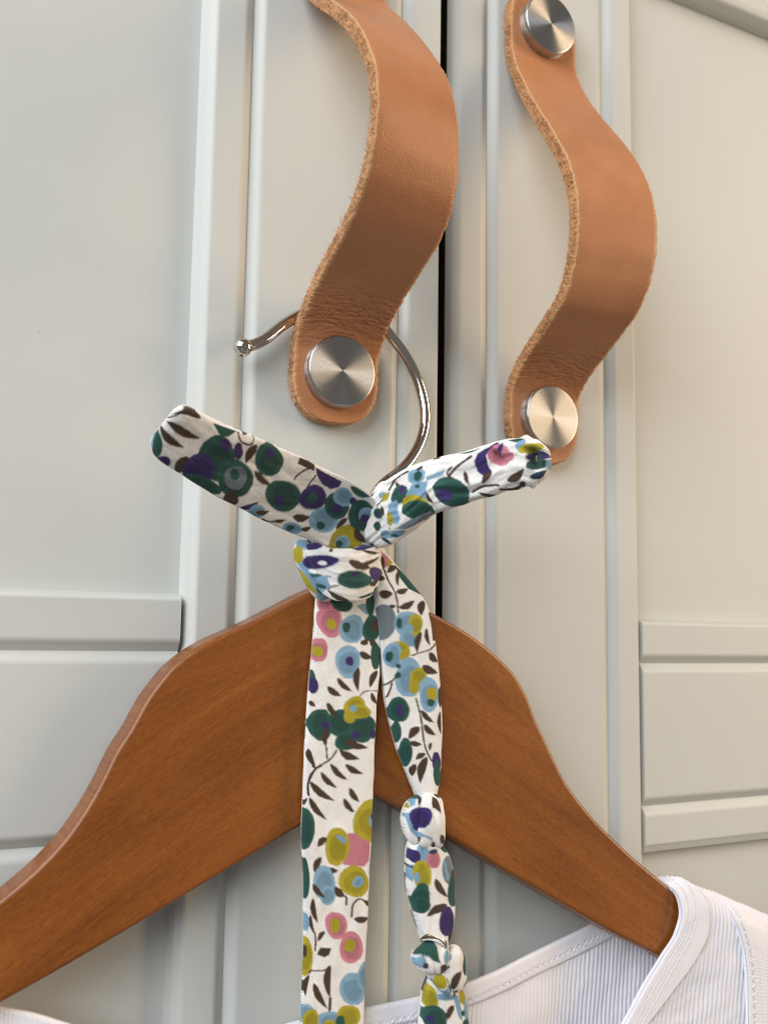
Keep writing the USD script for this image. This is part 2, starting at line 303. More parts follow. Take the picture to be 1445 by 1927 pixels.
    part('cut_edge', (door.w(G2.reshape(-1, 3)), grid_faces(2 * ns, k + 2)[:, ::-1]), raw_edge, t, uv=suv, label='raw fibrous cut edge of the leather, paler and speckled')
    # loose fibres
    r = np.random.default_rng(seed); P, W, C = [], [], []
    base = BASE['/'.join(str(t.GetPath()).split('/')[:3])]
    for _ in range(2400):
        i = r.integers(0, 2 * ns); j = r.integers(1, k - 1) if r.random() < .75 else k - 1; a = G[i, j]; L = r.uniform(.35, .95) * (1.5 if r.random() < .12 else 1)
        dr = out[i] * r.uniform(.5, 1) + r.normal(0, .55, 3); c1 = a + dr * L * .5; c2 = a + dr * L + r.normal(0, .2, 3)
        P += [door.w(a) - base, door.w(c1) - base, door.w(c2) - base]; W += [.00011, .00009, .00004]; C.append(3)
    cv = UsdGeom.BasisCurves.Define(stage, str(t.GetPath()) + '/loose_fibres'); cv.CreateTypeAttr('linear')
    cv.CreatePointsAttr(Vt.Vec3fArray.FromNumpy(np.array(P, np.float32))); cv.CreateCurveVertexCountsAttr(C); cv.CreateWidthsAttr(W); cv.SetWidthsInterpolation('vertex')
    UsdShade.MaterialBindingAPI.Apply(cv.GetPrim()).Bind(fibre); keys(cv.GetPrim(), kind='stuff')
    for kz in (0, ztop): knob(door, 0, kz, t, 6.0)
    return t
def profile(z, n):
    f = PchipInterpolator(z, n)
    def g(q):
        v = f(np.clip(q, z[0], z[-1])); k = np.exp(-np.linspace(-2.5, 2.5, 21) ** 2); k /= k.sum()
        return np.convolve(np.pad(v, 10, mode='edge'), k, 'valid')
    return g
PL = profile([0, 7, 10, 14, 18, 23.5, 28, 33, 38, 47, 56, 65, 76, 88, 101, 114, 126, 134, 141, 147, 154], [6, 6.4, 8, 11.5, 17, 26, 36, 47, 55, 64, 68, 69.5, 68, 62, 52, 39, 25, 16, 9, 6.5, 6])
PLr = profile([0, 7, 10, 14, 18, 23.5, 28, 33, 38, 47, 56, 65, 76, 88, 101, 114, 126, 134, 141, 147, 154], [6, 6.4, 8, 11.5, 17, 26, 36, 47, 54, 60, 62, 62, 60, 55, 46, 35, 24, 16, 9, 6.5, 6])
PR = profile([0, 8, 12, 18, 25, 30, 36, 47, 57, 67, 77, 89, 103, 118, 133, 147, 154, 165], [6, 6.3, 8.5, 14, 23.5, 30.5, 38.5, 44.5, 47, 47.5, 46, 42, 34, 24, 15, 8.3, 6.3, 6])
PRr = profile([0, 8, 12, 18, 25, 30, 36, 47, 57, 67, 77, 89, 103, 118, 133, 147, 154, 165], [6, 6.3, 8.5, 15, 26, 34, 42, 49.5, 52.5, 53, 51.5, 47, 38.5, 27, 16, 8.3, 6.3, 6])
make_pull(LEFT, 'pull', 'larger tan leather strap pull hooked over the chrome hanger hook, one steel knob in view', lambda s, z: (PL if s < 0 else PLr)(z), 32, 154, 3, 1.0)
make_pull(RIGHT_D, 'pull', 'smaller tan leather strap pull on the right door with two steel knobs in view', lambda s, z: (PR if s < 0 else PRr)(z), 32.8, 165, 11, .8)

# ---------------------------------------------------------------- coat hanger
HY = math.radians(27)
HX, HN = np.array([math.cos(HY), math.sin(HY), 0]), np.array([math.sin(HY), -math.cos(HY), 0])
HO = CAM + ray(665, 1300) * .335
def at(x, y, off=0.0):
    """point of the hanger's front plane seen at photo pixel x, y, brought off mm towards the viewer"""
    d = ray(x, y); k = ((HO - CAM) @ HN) / (d @ HN)
    return CAM + d * (k - off / 1000)
def hcoord(P): return np.stack([(P - HO) @ HX, (P - HO)[..., 2]], -1) * 1000
def hworld(q, n): return HO + q[:, :1] / 1000 * HX + q[:, 1:2] / 1000 * np.array([0, 0, 1.]) + (np.asarray(n) / 1000)[:, None] * HN
front_px = [(668, 1082), (640, 1092), (600, 1107), (555, 1128), (500, 1157), (430, 1190), (380, 1214), (345, 1238), (318, 1262), (302, 1282), (282, 1308), (262, 1342), (242, 1378), (220, 1412), (198, 1456), (172, 1505), (120, 1582), (60, 1645), (0, 1695), (-80, 1752), (-170, 1812), (-270, 1875), (-300, 1910),
    (-285, 1975), (-240, 2012), (-160, 1980), (-80, 1937), (0, 1892), (160, 1800), (320, 1705), (450, 1626), (565, 1557), (620, 1523), (660, 1502), (690, 1497), (722, 1506), (760, 1527), (800, 1551), (855, 1583), (930, 1628), (1000, 1669), (1100, 1727), (1180, 1771), (1245, 1803), (1300, 1834), (1330, 1838), (1350, 1810), (1352, 1775), (1335, 1733),
    (1285, 1689), (1235, 1649), (1190, 1611), (1155, 1578), (1120, 1542), (1092, 1508), (1065, 1470), (1047, 1434), (1030, 1398), (1017, 1370), (1005, 1342), (996, 1316), (984, 1292), (970, 1269), (948, 1245), (925, 1224), (900, 1204), (850, 1172), (805, 1147), (760, 1118), (720, 1097), (695, 1085)]
Q = hcoord(np.array([at(x, y) for x, y in front_px]))
NQ = 900; Q = resample(Q, NQ, True)
pg = Polygon(Q); Q = np.array(pg.exterior.coords)[:-1] if not pg.exterior.is_ccw else np.array(pg.exterior.coords)[:-1][::-1]   # clockwise seen from the front
NQ = len(Q)
tg = np.roll(Q, -1, 0) - np.roll(Q, 1, 0); tg /= np.linalg.norm(tg, axis=1, keepdims=True); inn = np.stack([tg[:, 1], -tg[:, 0]], 1)
HT, r = 13.0, 1.6
rings, ang = [], np.linspace(0, np.pi / 2, 9)
for a in ang[::-1]: rings.append((Q + inn * r * (1 - math.cos(a)), -r + r * math.sin(a)))
for k in np.linspace(-r, -HT + r, 6)[1:-1]: rings.append((Q, k))
for a in ang: rings.append((Q + inn * r * (1 - math.cos(a)), -HT + r - r * math.sin(a)))
inner = Polygon(rings[0][0])
gx, gy = np.meshgrid(np.arange(Q[:, 0].min(), Q[:, 0].max(), 1.6), np.arange(Q[:, 1].min(), Q[:, 1].max(), 1.6))
gp = np.stack([gx.ravel(), gy.ravel()], 1); gp = gp[shapely.contains_xy(inner.buffer(-.9), gp[:, 0], gp[:, 1])]
cp = np.vstack([rings[0][0], gp]); tri = Delaunay(cp).simplices; ctr = cp[tri].mean(1); tri = tri[shapely.contains_xy(inner, ctr[:, 0], ctr[:, 1])]
def bow(q, n):                                          # the arms come slightly forward
    return np.asarray(n, float) + 0 * q[:, 0]
V, F, n0 = [hworld(cp, bow(cp, np.zeros(len(cp))))], [np.stack([tri[:, 0], tri[:, 1], tri[:, 2]], 1)], 0
a_ = cp[tri]; cr = (a_[:, 1, 0] - a_[:, 0, 0]) * (a_[:, 2, 1] - a_[:, 0, 1]) - (a_[:, 1, 1] - a_[:, 0, 1]) * (a_[:, 2, 0] - a_[:, 0, 0])
F[0][cr < 0] = F[0][cr < 0][:, ::-1]
off = len(cp); uvq = [cp]
idx = np.arange(NQ)
prev = idx
for q, n in rings[1:]:
    V.append(hworld(q, bow(q, np.full(NQ, n)))); uvq.append(q + 0)
    cur = off + idx; off += NQ
    f = np.stack([prev, np.roll(prev, -1), np.roll(cur, -1), cur], 1); F += [f[:, [0, 1, 2]], f[:, [0, 2, 3]]]; prev = cur
# back cap
V.append(hworld(cp, np.full(len(cp), -HT))); F.append(F[0][:, ::-1] + off); uvq.append(cp)
uvq = np.vstack(uvq) / 1000; xx = uvq[:, 0] + .006; ax_ = np.sqrt(xx ** 2 + .008 ** 2)
ca_, sa_ = math.cos(math.radians(31)), math.sin(math.radians(31))
along = ax_ * ca_ - uvq[:, 1] * sa_; across = ax_ * sa_ + uvq[:, 1] * ca_
wuv = np.stack([along + np.where(xx > 0, 3.7, 0), across + .25 * along ** 2], 1)
hg = thing('coat_hanger', at(665, 1100, -6), 'polished brown wooden coat hanger with chrome hook hanging from the left leather pull', 'coat hanger')
body_p = part('wooden_arms', (np.vstack(V), np.vstack(F)), wood, hg, smooth=True, uv=wuv)
def on_door(x, y, n):
    d = ray(x, y); P0 = LEFT.O + LEFT.n * n / 1000; return CAM + d * (((P0 - CAM) @ LEFT.n) / (d @ LEFT.n))
hook_px = [(470, 650, 7), (485, 645, 6.8), (505, 633, 6.3), (530, 613, 5.6), (556, 597, 4.8), (600, 577, 4.2), (645, 572, 4), (690, 588, 4.2), (735, 632, 5), (762, 668, 5.8), (783, 708, 6.8), (797, 752, 8), (800, 795, 9.3), (790, 835, 10.6), (772, 866, 11.8), (745, 893, 13), (722, 911, 14)]
P = [on_door(x, y, n) for x, y, n in hook_px] + [at(x, y, -6) for x, y in ((684, 985), (680, 1040), (679, 1100), (679, 1140))]
P = np.array(P)
tt = np.r_[0, np.cumsum(np.linalg.norm(np.diff(P, axis=0), axis=1))]
hook = part('hook', tube(CubicSpline(tt, P)(np.linspace(0, tt[-1], 220)), .0020, 24), chrome, hg, smooth=40)
sp = trimesh.creation.uv_sphere(radius=.0031, count=[32, 48]); sp.apply_translation(on_door(457, 653, 7.2))
part('ball_tip', sp, chrome, hook, smooth=True)

# ---------------------------------------------------------------- printed cotton tie
CREAM = (.81, .795, .775)
COL = {'t': (.020, .078, .062), 'b': (.20, .355, .49), 'n': (.040, .024, .120), 'o': (.375, .315, .020), 'p': (.52, .185, .235), 'k': (.060, .036, .024), 'w': CREAM, 'g': (.16, .20, .23), 'd': (.03, .05, .09)}
def ell(cx, cy, rx, ry=None, rot=0, wob=.06, seed=0):
    ry = ry or rx; a = np.linspace(0, 2 * np.pi, 40, endpoint=False)
    k = 1 + wob * np.sin(2 * a + cx) + wob * .6 * np.sin(3 * a + cy)
    x, y = rx * k * np.cos(a), ry * k * np.sin(a); c, s = math.cos(math.radians(rot)), math.sin(math.radians(rot))
    return np.stack([cx + x * c - y * s, cy + x * s + y * c], 1)
def leaf(x0, y0, x1, y1, w):
    t = np.linspace(0, 1, 14); d = np.array([x1 - x0, y1 - y0]); n = np.array([-d[1], d[0]]) / np.hypot(*d)
    pr = np.sin(np.pi * t ** .8) ** .85 * w / 2
    m = np.array([x0, y0]) + t[:, None] * d + n * (np.sin(np.pi * t) * .08 * np.hypot(*d))[:, None]
    return np.vstack([m + n * pr[:, None], (m - n * pr[:, None])[::-1]])
def stem(pts, w): return np.array(LineString(resample(np.array(pts, float), 24)).buffer(w * .62, cap_style='flat').exterior.coords)
def motifs(view, items):
    """view = (x0, y0, scale) of the crop the coordinates were read from; items -> list of (polygon in photo pixels, colour)"""
    ox, oy, k = view; out = []
    for it in items:
        c = it[1]
        if it[0] == 'e':
            p = ell(*it[2:])
            if it[2 + 2] / k > 12 and c in 'tbpon':              # the berries are printed with a deeper ring inside a paler rim
                rx = it[4]; ry = it[5] if len(it) > 5 else rx; o_ = np.array([ox, oy])
                out.append((o_ + p / k, tuple(np.array(COL[c]) * 1.10)))
                p = ell(it[2] + .04 * rx, it[3] + .05 * ry, rx * .70, ry * .70, it[6] if len(it) > 6 else 0); out.append((o_ + p / k, tuple(np.array(COL[c]) * .80)))
                continue
        elif it[0] == 'l': p = leaf(*it[2:])
        elif it[0] == 's': p = stem(it[2], it[3])
        else: p = np.array(it[2], float)
        out.append((np.array([ox, oy]) + np.asarray(p) / k, COL[c]))
    return out
def band(name, A, B, th, parent, prints, fill=0, seed=0, wr=.35, res=.21, gather=0.0, label=None, bulge=.5, close0=False, close1=False, prof=None):
    """a soft flattened tube of cloth between edge curves A and B, each a list of (px, py, off): prints = motifs in photo pixels laid into the cloth's own (s, t) coordinates"""
    A, B = np.array(A, float), np.array(B, float)
    PA = np.array([at(*a) for a in A]); PB = np.array([at(*b) for b in B])
    mid = (PA + PB) / 2
    tk = np.r_[0, np.cumsum(np.linalg.norm(np.diff(mid, axis=0), axis=1))]
    L = tk[-1]; nt = max(int(L * 1000 / res), 40); t = np.linspace(0, L, nt)
    PA = PchipInterpolator(tk, PA)(t); PB = PchipInterpolator(tk, PB)(t)
    hwv = (PB - PA) / 2; hw = np.linalg.norm(hwv, axis=1); mid = (PA + PB) / 2
    T = np.gradient(mid, axis=0); T /= np.linalg.norm(T, axis=1, keepdims=True)
    W = hwv / hw[:, None]; N = np.cross(T, W); N /= np.linalg.norm(N, axis=1, keepdims=True)
    if (N @ (CAM - mid.mean(0))).mean() < 0: N = -N
    if (np.einsum('ij,ij->i', N, CAM - mid) < 0).mean() > .5: N = -N
    nf = max(int(hw.max() * 2000 / res * 1.15), 40); nb = max(nf // 5, 14)
    af = np.linspace(np.pi, 0, nf); ab = np.linspace(0, -np.pi, nb + 2)[1:-1]; a = np.r_[af, ab]
    u = np.cos(a); zz = np.sign(np.sin(a)) * np.abs(np.sin(a)) ** bulge
    thv = np.full(nt, th / 2000.)
    e = np.ones(nt); q = t / .004
    if close0: e = np.minimum(e, np.sqrt(np.clip(1 - (1 - np.clip(q, 0, 1)) ** 2, 0, 1)))
    q1 = (L - t) / .004
    if close1: e = np.minimum(e, np.sqrt(np.clip(1 - (1 - np.clip(q1, 0, 1)) ** 2, 0, 1)))
    ew = 1 - (1 - e) * .45
    thv = thv * np.maximum(e, .02)
    s_mm = u[None] * hw[:, None] * 1000; t_mm = np.repeat(t[:, None] * 1000, len(a), 1)
    pts = np.stack([s_mm / 5, t_mm / 9, np.repeat(zz[None], nt, 0) * .8 + seed * 3.1], -1)
    n = (meshkit.fbm(pts, 3, seed) - .5) * 2 * wr
    if gather:
        fold = meshkit.fbm(np.stack([s_mm / 2.2 + .6 * np.sin(t_mm / 4), t_mm / 14, s_mm * 0 + seed], -1), 2, seed + 40) - .5
        n = n + fold * 2 * gather
    if prof is not None: n = n + prof(s_mm, t_mm, u[None] + 0 * s_mm)
    V = mid[:, None] + hwv[:, None] * (u[None, :] * ew[:, None])[..., None] + N[:, None] * (zz[None] * thv[:, None])[..., None]
    outw = N[:, None] * np.sign(zz + 1e-9)[None, :, None] * (np.abs(zz)[None, :, None]) + W[:, None] * (u * (1 - np.abs(zz)))[None, :, None]
    V = V + outw * (n / 1000)[..., None] * np.maximum(e, .1)[:, None, None]
    m = len(a); F = grid_faces(nt, m, True)
    V = V.reshape(-1, 3); F = np.vstack([F[:, [0, 1, 2]], F[:, [0, 2, 3]]])
    c0, c1 = len(V), len(V) + 1; V = np.vstack([V, V[:m].mean(0)[None], V[-m:].mean(0)[None]]); k = np.arange(m)
    F = np.vstack([F, np.stack([np.full(m, c0), (k + 1) % m, k], 1), np.stack([np.full(m, c1), c0 - m + k, c0 - m + (k + 1) % m], 1)])
    # winding: outward
    f0 = F[(nt // 2) * m + nf // 2]; g = np.cross(V[f0[1]] - V[f0[0]], V[f0[2]] - V[f0[0]])
    if g @ N[nt // 2] < 0: F = F[:, ::-1]
    # print
    col = np.tile(np.array(CREAM), (nt * m, 1)); S, Tm = s_mm.ravel(), t_mm.ravel()
    front = np.repeat((np.sin(a) > -1e-6)[None], nt, 0).ravel()
    r = np.random.default_rng(seed + 100)
    pa, pb = proj(PA), proj(PB); pm, ph = (pa + pb) / 2, (pb - pa) / 2; tp = np.gradient(pm, axis=0); tp /= np.linalg.norm(tp, axis=1, keepdims=True)
    def to_st(p):
        d = p[None] - pm; nrm = np.stack([-ph[:, 1], ph[:, 0]], 1) / np.linalg.norm(ph, axis=1, keepdims=True)
        off = np.einsum('ij,ij->i', d, nrm); uu = np.einsum('ij,ij->i', d, ph) / (ph ** 2).sum(1)
        i = np.argmin(np.abs(off) + 2.0 * np.maximum(np.abs(uu) - 1.3, 0) * 20)
        ex = off[i] * (L / nt * 1000) / max(np.linalg.norm(pm[min(i + 1, nt - 1)] - pm[i - 1 if i else 0]) / (1 if i in (0, nt - 1) else 2), 1e-6) if i in (0, nt - 1) else 0
        return uu[i] * hw[i] * 1000, t[i] * 1000 + (abs(ex) if i == nt - 1 else -abs(ex))
    def paint_poly(q, c, mask):
        pgn = shapely.make_valid(Polygon(q))
        x0, y0, x1, y1 = pgn.bounds; w = np.nonzero(mask & (S > x0) & (S < x1) & (Tm > y0) & (Tm < y1))[0]
        if len(w):
            hit = w[shapely.contains_xy(pgn, S[w], Tm[w])]; col[hit] = c
    for p, c in prints: paint_poly(np.array([to_st(v) for v in p]), c, front)
    nfill = int(L * 1000 * hw.mean() * 2000 / 22)
    for target, cnt in ((~front, nfill), (front, int(nfill * fill))):
        for _ in range(cnt):
            x, y = r.uniform(-1, 1) * hw.mean() * 1000, r.uniform(0, L * 1000); kind = r.random()
            if kind < .55:
                c = 'tbopnt'[r.integers(0, 6)]; R = r.uniform(2.2, 4); paint_poly(ell(x, y, R, R * r.uniform(.8, 1.1)), COL[c], target)
                paint_poly(ell(x + r.uniform(-1, 1), y + r.uniform(-1, 1), R * .35), COL['notb'[r.integers(0, 4)]], target)
            else:
                for q in range(3):
                    an = r.uniform(0, 6.28); Lf = r.uniform(3, 5); paint_poly(leaf(x + q * 2, y + q * 2, x + q * 2 + Lf * math.cos(an), y + q * 2 + Lf * math.sin(an), 1.4), COL['k'], target)
    C3 = col.reshape(nt, m, 3)
    for _ in range(1): C3[1:-1] = .5 * C3[1:-1] + .25 * (C3[2:] + C3[:-2]); C3[:, 1:nf - 1] = .5 * C3[:, 1:nf - 1] + .25 * (C3[:, 2:nf] + C3[:, :nf - 2])
    C3 *= (1 + .22 * (meshkit.fbm(np.stack([s_mm / .7, t_mm / .7, s_mm * 0 + seed], -1), 3, seed + 60) - .5) + .14 * (meshkit.fbm(np.stack([s_mm / 5, t_mm / 5, s_mm * 0 + seed], -1), 2, seed + 61) - .5))[..., None]
    col = C3.reshape(-1, 3)
    col = np.vstack([col, col[:1], col[-1:]])
    uv = np.vstack([np.stack([S, Tm], 1) / 1000, [[0, 0], [0, L]]])
    return part(name, (V, F), print_cloth, parent, smooth=True, uv=uv, col=col, label=label)
E1, E2, E3, E4 = (260, 740, 3.6125), (540, 860, 4.516), (740, 800, 4.516), (540, 1080, 4.516)
E5, E6, E7, E8 = (540, 1440, 7.225), (540, 1680, 7.225), (720, 1440, 7.225), (720, 1680, 7.225)
tail_left = motifs(E1, [
    ('l', 'k', 420, 150, 250, 95, 42), ('s', 'k', [(330, 75), (260, 115), (200, 130)], 12), ('l', 'k', 130, 205, 305, 345, 58), ('l', 'k', 200, 160, 415, 285, 60),
    ('p', 'p', [(60, 290), (130, 120), (168, 128), (95, 280)]),
    ('e', 'b', 80, 320, 30, 55), ('e', 't', 118, 335, 42, 78), ('e', 'n', 95, 380, 16), ('e', 'n', 165, 450, 46, 52), ('l', 'k', 330, 400, 250, 545, 80),
    ('p', 't', [(500, 185), (660, 245), (600, 275), (540, 262)]), ('e', 't', 520, 420, 135, 150), ('e', 'n', 400, 490, 112, 100, 10), ('e', 't', 640, 555, 125, 128), ('e', 't', 430, 600, 130, 55, 28), ('e', 'g', 645, 550, 80, 76), ('e', 't', 640, 528, 34, 38),
    ('e', 'n', 578, 325, 38, 40), ('e', 'n', 665, 370, 34, 56), ('s', 'k', [(670, 250), (680, 300), (740, 330), (775, 290), (700, 262)], 11), ('l', 'k', 790, 330, 715, 455, 62),
    ('e', 't', 868, 435, 92, 112), ('e', 'n', 880, 390, 28, 34), ('l', 'k', 770, 500, 890, 610, 48), ('l', 'k', 660, 685, 560, 700, 90), ('e', 'k', 620, 710, 50, 40),
    ('s', 'k', [(1075, 445), (1130, 470), (1185, 492)], 34), ('s', 'k', [(1160, 490), (1085, 520), (1035, 570)], 11), ('s', 'k', [(1195, 540), (1160, 580), (1135, 620)], 11),
    ('e', 't', 962, 675, 116, 112), ('e', 'n', 935, 708, 32, 38), ('p', 'n', [(1190, 490), (1370, 590), (1340, 625), (1290, 636), (1240, 610), (1205, 560)]),
    ('e', 'n', 1165, 690, 92, 86), ('e', 't', 1160, 692, 40, 36), ('l', 'n', 675, 770, 805, 715, 40), ('e', 'b', 790, 785, 60, 46), ('l', 'k', 780, 790, 880, 785, 36), ('s', 'k', [(830, 838), (880, 858), (930, 848)], 10), ('l', 'k', 905, 850, 985, 845, 28),
    ('l', 'k', 1030, 820, 1150, 822, 58), ('e', 'b', 1240, 840, 95, 95), ('e', 't', 1330, 745, 90, 88), ('e', 'b', 1370, 690, 66, 64), ('e', 'n', 1328, 768, 38, 30), ('e', 't', 1218, 882, 32, 27), ('e', 'b', 1030, 905, 66, 44), ('e', 't', 1020, 900, 26, 22), ('l', 'k', 1085, 910, 1160, 890, 34)]) + motifs(E2, [
    ('l', 't', 515, 235, 690, 330, 60), ('e', 'n', 535, 358, 30, 34), ('e', 't', 610, 490, 122, 140), ('e', 'b', 645, 480, 75, 62), ('e', 'n', 630, 510, 42, 40), ('l', 'k', 480, 500, 385, 600, 50),
    ('p', 'o', [(330, 740), (350, 640), (420, 570), (500, 555), (560, 620), (610, 740), (560, 790), (380, 790)]), ('e', 'b', 440, 710, 62, 60), ('e', 't', 415, 725, 30, 34), ('l', 'k', 540, 600, 640, 720, 70), ('e', 't', 740, 690, 90, 66), ('e', 'n', 700, 680, 22)])
tail_right = motifs(E3, [('e', 't', -95, 760, 60, 46), ('e', 'n', -90, 765, 20), ('l', 'k', -60, 690, -20, 780, 36), ('l', 'k', -140, 900, -60, 860, 30), ('e', 'b', -30, 930, 50, 36), ('e', 't', -110, 860, 44, 34), ('s', 'k', [(-120, 700), (-70, 650), (-20, 600)], 12), ('l', 't', 0, 1010, -90, 960, 34), ('e', 'b', -60, 600, 40, 30),
    ('s', 'k', [(0, 560), (60, 470), (180, 390)], 14), ('e', 'b', 255, 430, 85, 62), ('e', 't', 268, 430, 38, 42), ('l', 'k', 60, 485, 135, 545, 36), ('s', 'k', [(250, 380), (300, 350)], 22), ('s', 'k', [(380, 285), (440, 275)], 24),
    ('e', 't', 110, 590, 95, 75, -25), ('e', 'n', 130, 548, 28, 34), ('p', 'b', [(215, 500), (360, 470), (350, 660), (240, 600), (170, 610)]), ('p', 'b', [(350, 440), (510, 385), (480, 430), (350, 470)]), ('e', 't', 270, 515, 26, 14),
    ('e', 'o', 250, 680, 125, 90), ('e', 't', 265, 715, 120, 88), ('p', 'b', [(10, 670), (90, 640), (120, 790), (90, 840), (0, 850)]), ('e', 'o', 25, 800, 26, 58), ('p', 'o', [(-70, 600), (10, 570), (0, 640), (-50, 660)]), ('p', 'w', [(90, 690), (135, 670), (150, 750), (110, 760)]),
    ('e', 't', 540, 575, 140, 118, 20), ('e', 'n', 490, 600, 54, 50), ('s', 'k', [(530, 440), (600, 360), (700, 270)], 16), ('s', 'k', [(560, 465), (520, 420), (560, 370)], 14), ('p', 'n', [(895, 140), (930, 150), (820, 250), (835, 350), (875, 400), (800, 440), (740, 400), (715, 320), (740, 250)]), ('l', 'k', 870, 390, 780, 505, 60),
    ('e', 'p', 930, 250, 100, 92), ('e', 'n', 935, 205, 22, 60, 25), ('e', 'p', 1000, 260, 50, 48), ('l', 'k', 640, 395, 690, 525, 36), ('l', 'k', 995, 470, 1140, 370, 70), ('s', 'k', [(690, 580), (800, 520), (930, 505)], 16), ('l', 'k', 740, 580, 890, 590, 28), ('l', 'k', 350, 570, 405, 665, 34), ('s', 'k', [(920, 540), (1010, 545), (1110, 510)], 18), ('e', 'k', 1115, 500, 30, 26), ('e', 'b', 1110, 180, 50, 45),
    ('e', 'o', 1190, 205, 100, 42, -8), ('e', 'n', 1245, 270, 90, 42, -8), ('e', 'd', 1250, 268, 40, 16), ('e', 't', 1240, 340, 85, 50), ('e', 'b', 1330, 350, 30, 50), ('l', 'd', 1180, 450, 1310, 400, 60), ('p', 't', [(990, 130), (1080, 105), (1140, 130), (1060, 150)]),
    ('p', 'g', [(60, 880), (350, 730), (390, 770), (150, 880)]), ('e', 'b', 60, 925, 80, 26, -18), ('e', 't', 45, 940, 28, 14), ('l', 'k', 0, 870, 30, 880, 14), ('l', 't', 590, 245, 760, 190, 20)])
knot_print = motifs(E2, [
    ('e', 'b', 150, 780, 60, 40), ('p', 'b', [(140, 820), (240, 960), (350, 1010), (380, 1100), (300, 1160), (230, 1070), (110, 900)]), ('e', 'o', 120, 845, 48, 52), ('l', 'o', 110, 945, 280, 1110, 60), ('e', 't', 275, 1000, 40, 16), ('e', 't', 310, 1095, 40, 20, 20), ('l', 'd', 75, 870, 140, 960, 16),
    ('e', 'n', 290, 888, 125, 62, -4), ('e', 'w', 320, 898, 36, 18), ('e', 'n', 245, 755, 65, 30), ('s', 'k', [(380, 770), (375, 810)], 24), ('p', 'n', [(515, 770), (690, 735), (710, 755), (560, 802)]), ('l', 'k', 600, 795, 735, 815, 30),
    ('l', 'k', 480, 885, 665, 945, 70), ('l', 'k', 570, 920, 730, 845, 34), ('e', 't', 535, 1045, 112, 84), ('e', 'n', 530, 1005, 28, 20), ('e', 'n', 690, 1000, 50, 60), ('l', 'k', 640, 1095, 700, 1050, 44), ('s', 'k', [(440, 1090), (380, 1105), (360, 1150)], 10), ('l', 'k', 365, 1135, 520, 1235, 42), ('p', 't', [(560, 1195), (690, 1130), (660, 1180), (600, 1205)]), ('s', 'k', [(345, 1010), (385, 1015)], 10), ('e', 't', 700, 1150, 25, 50)])
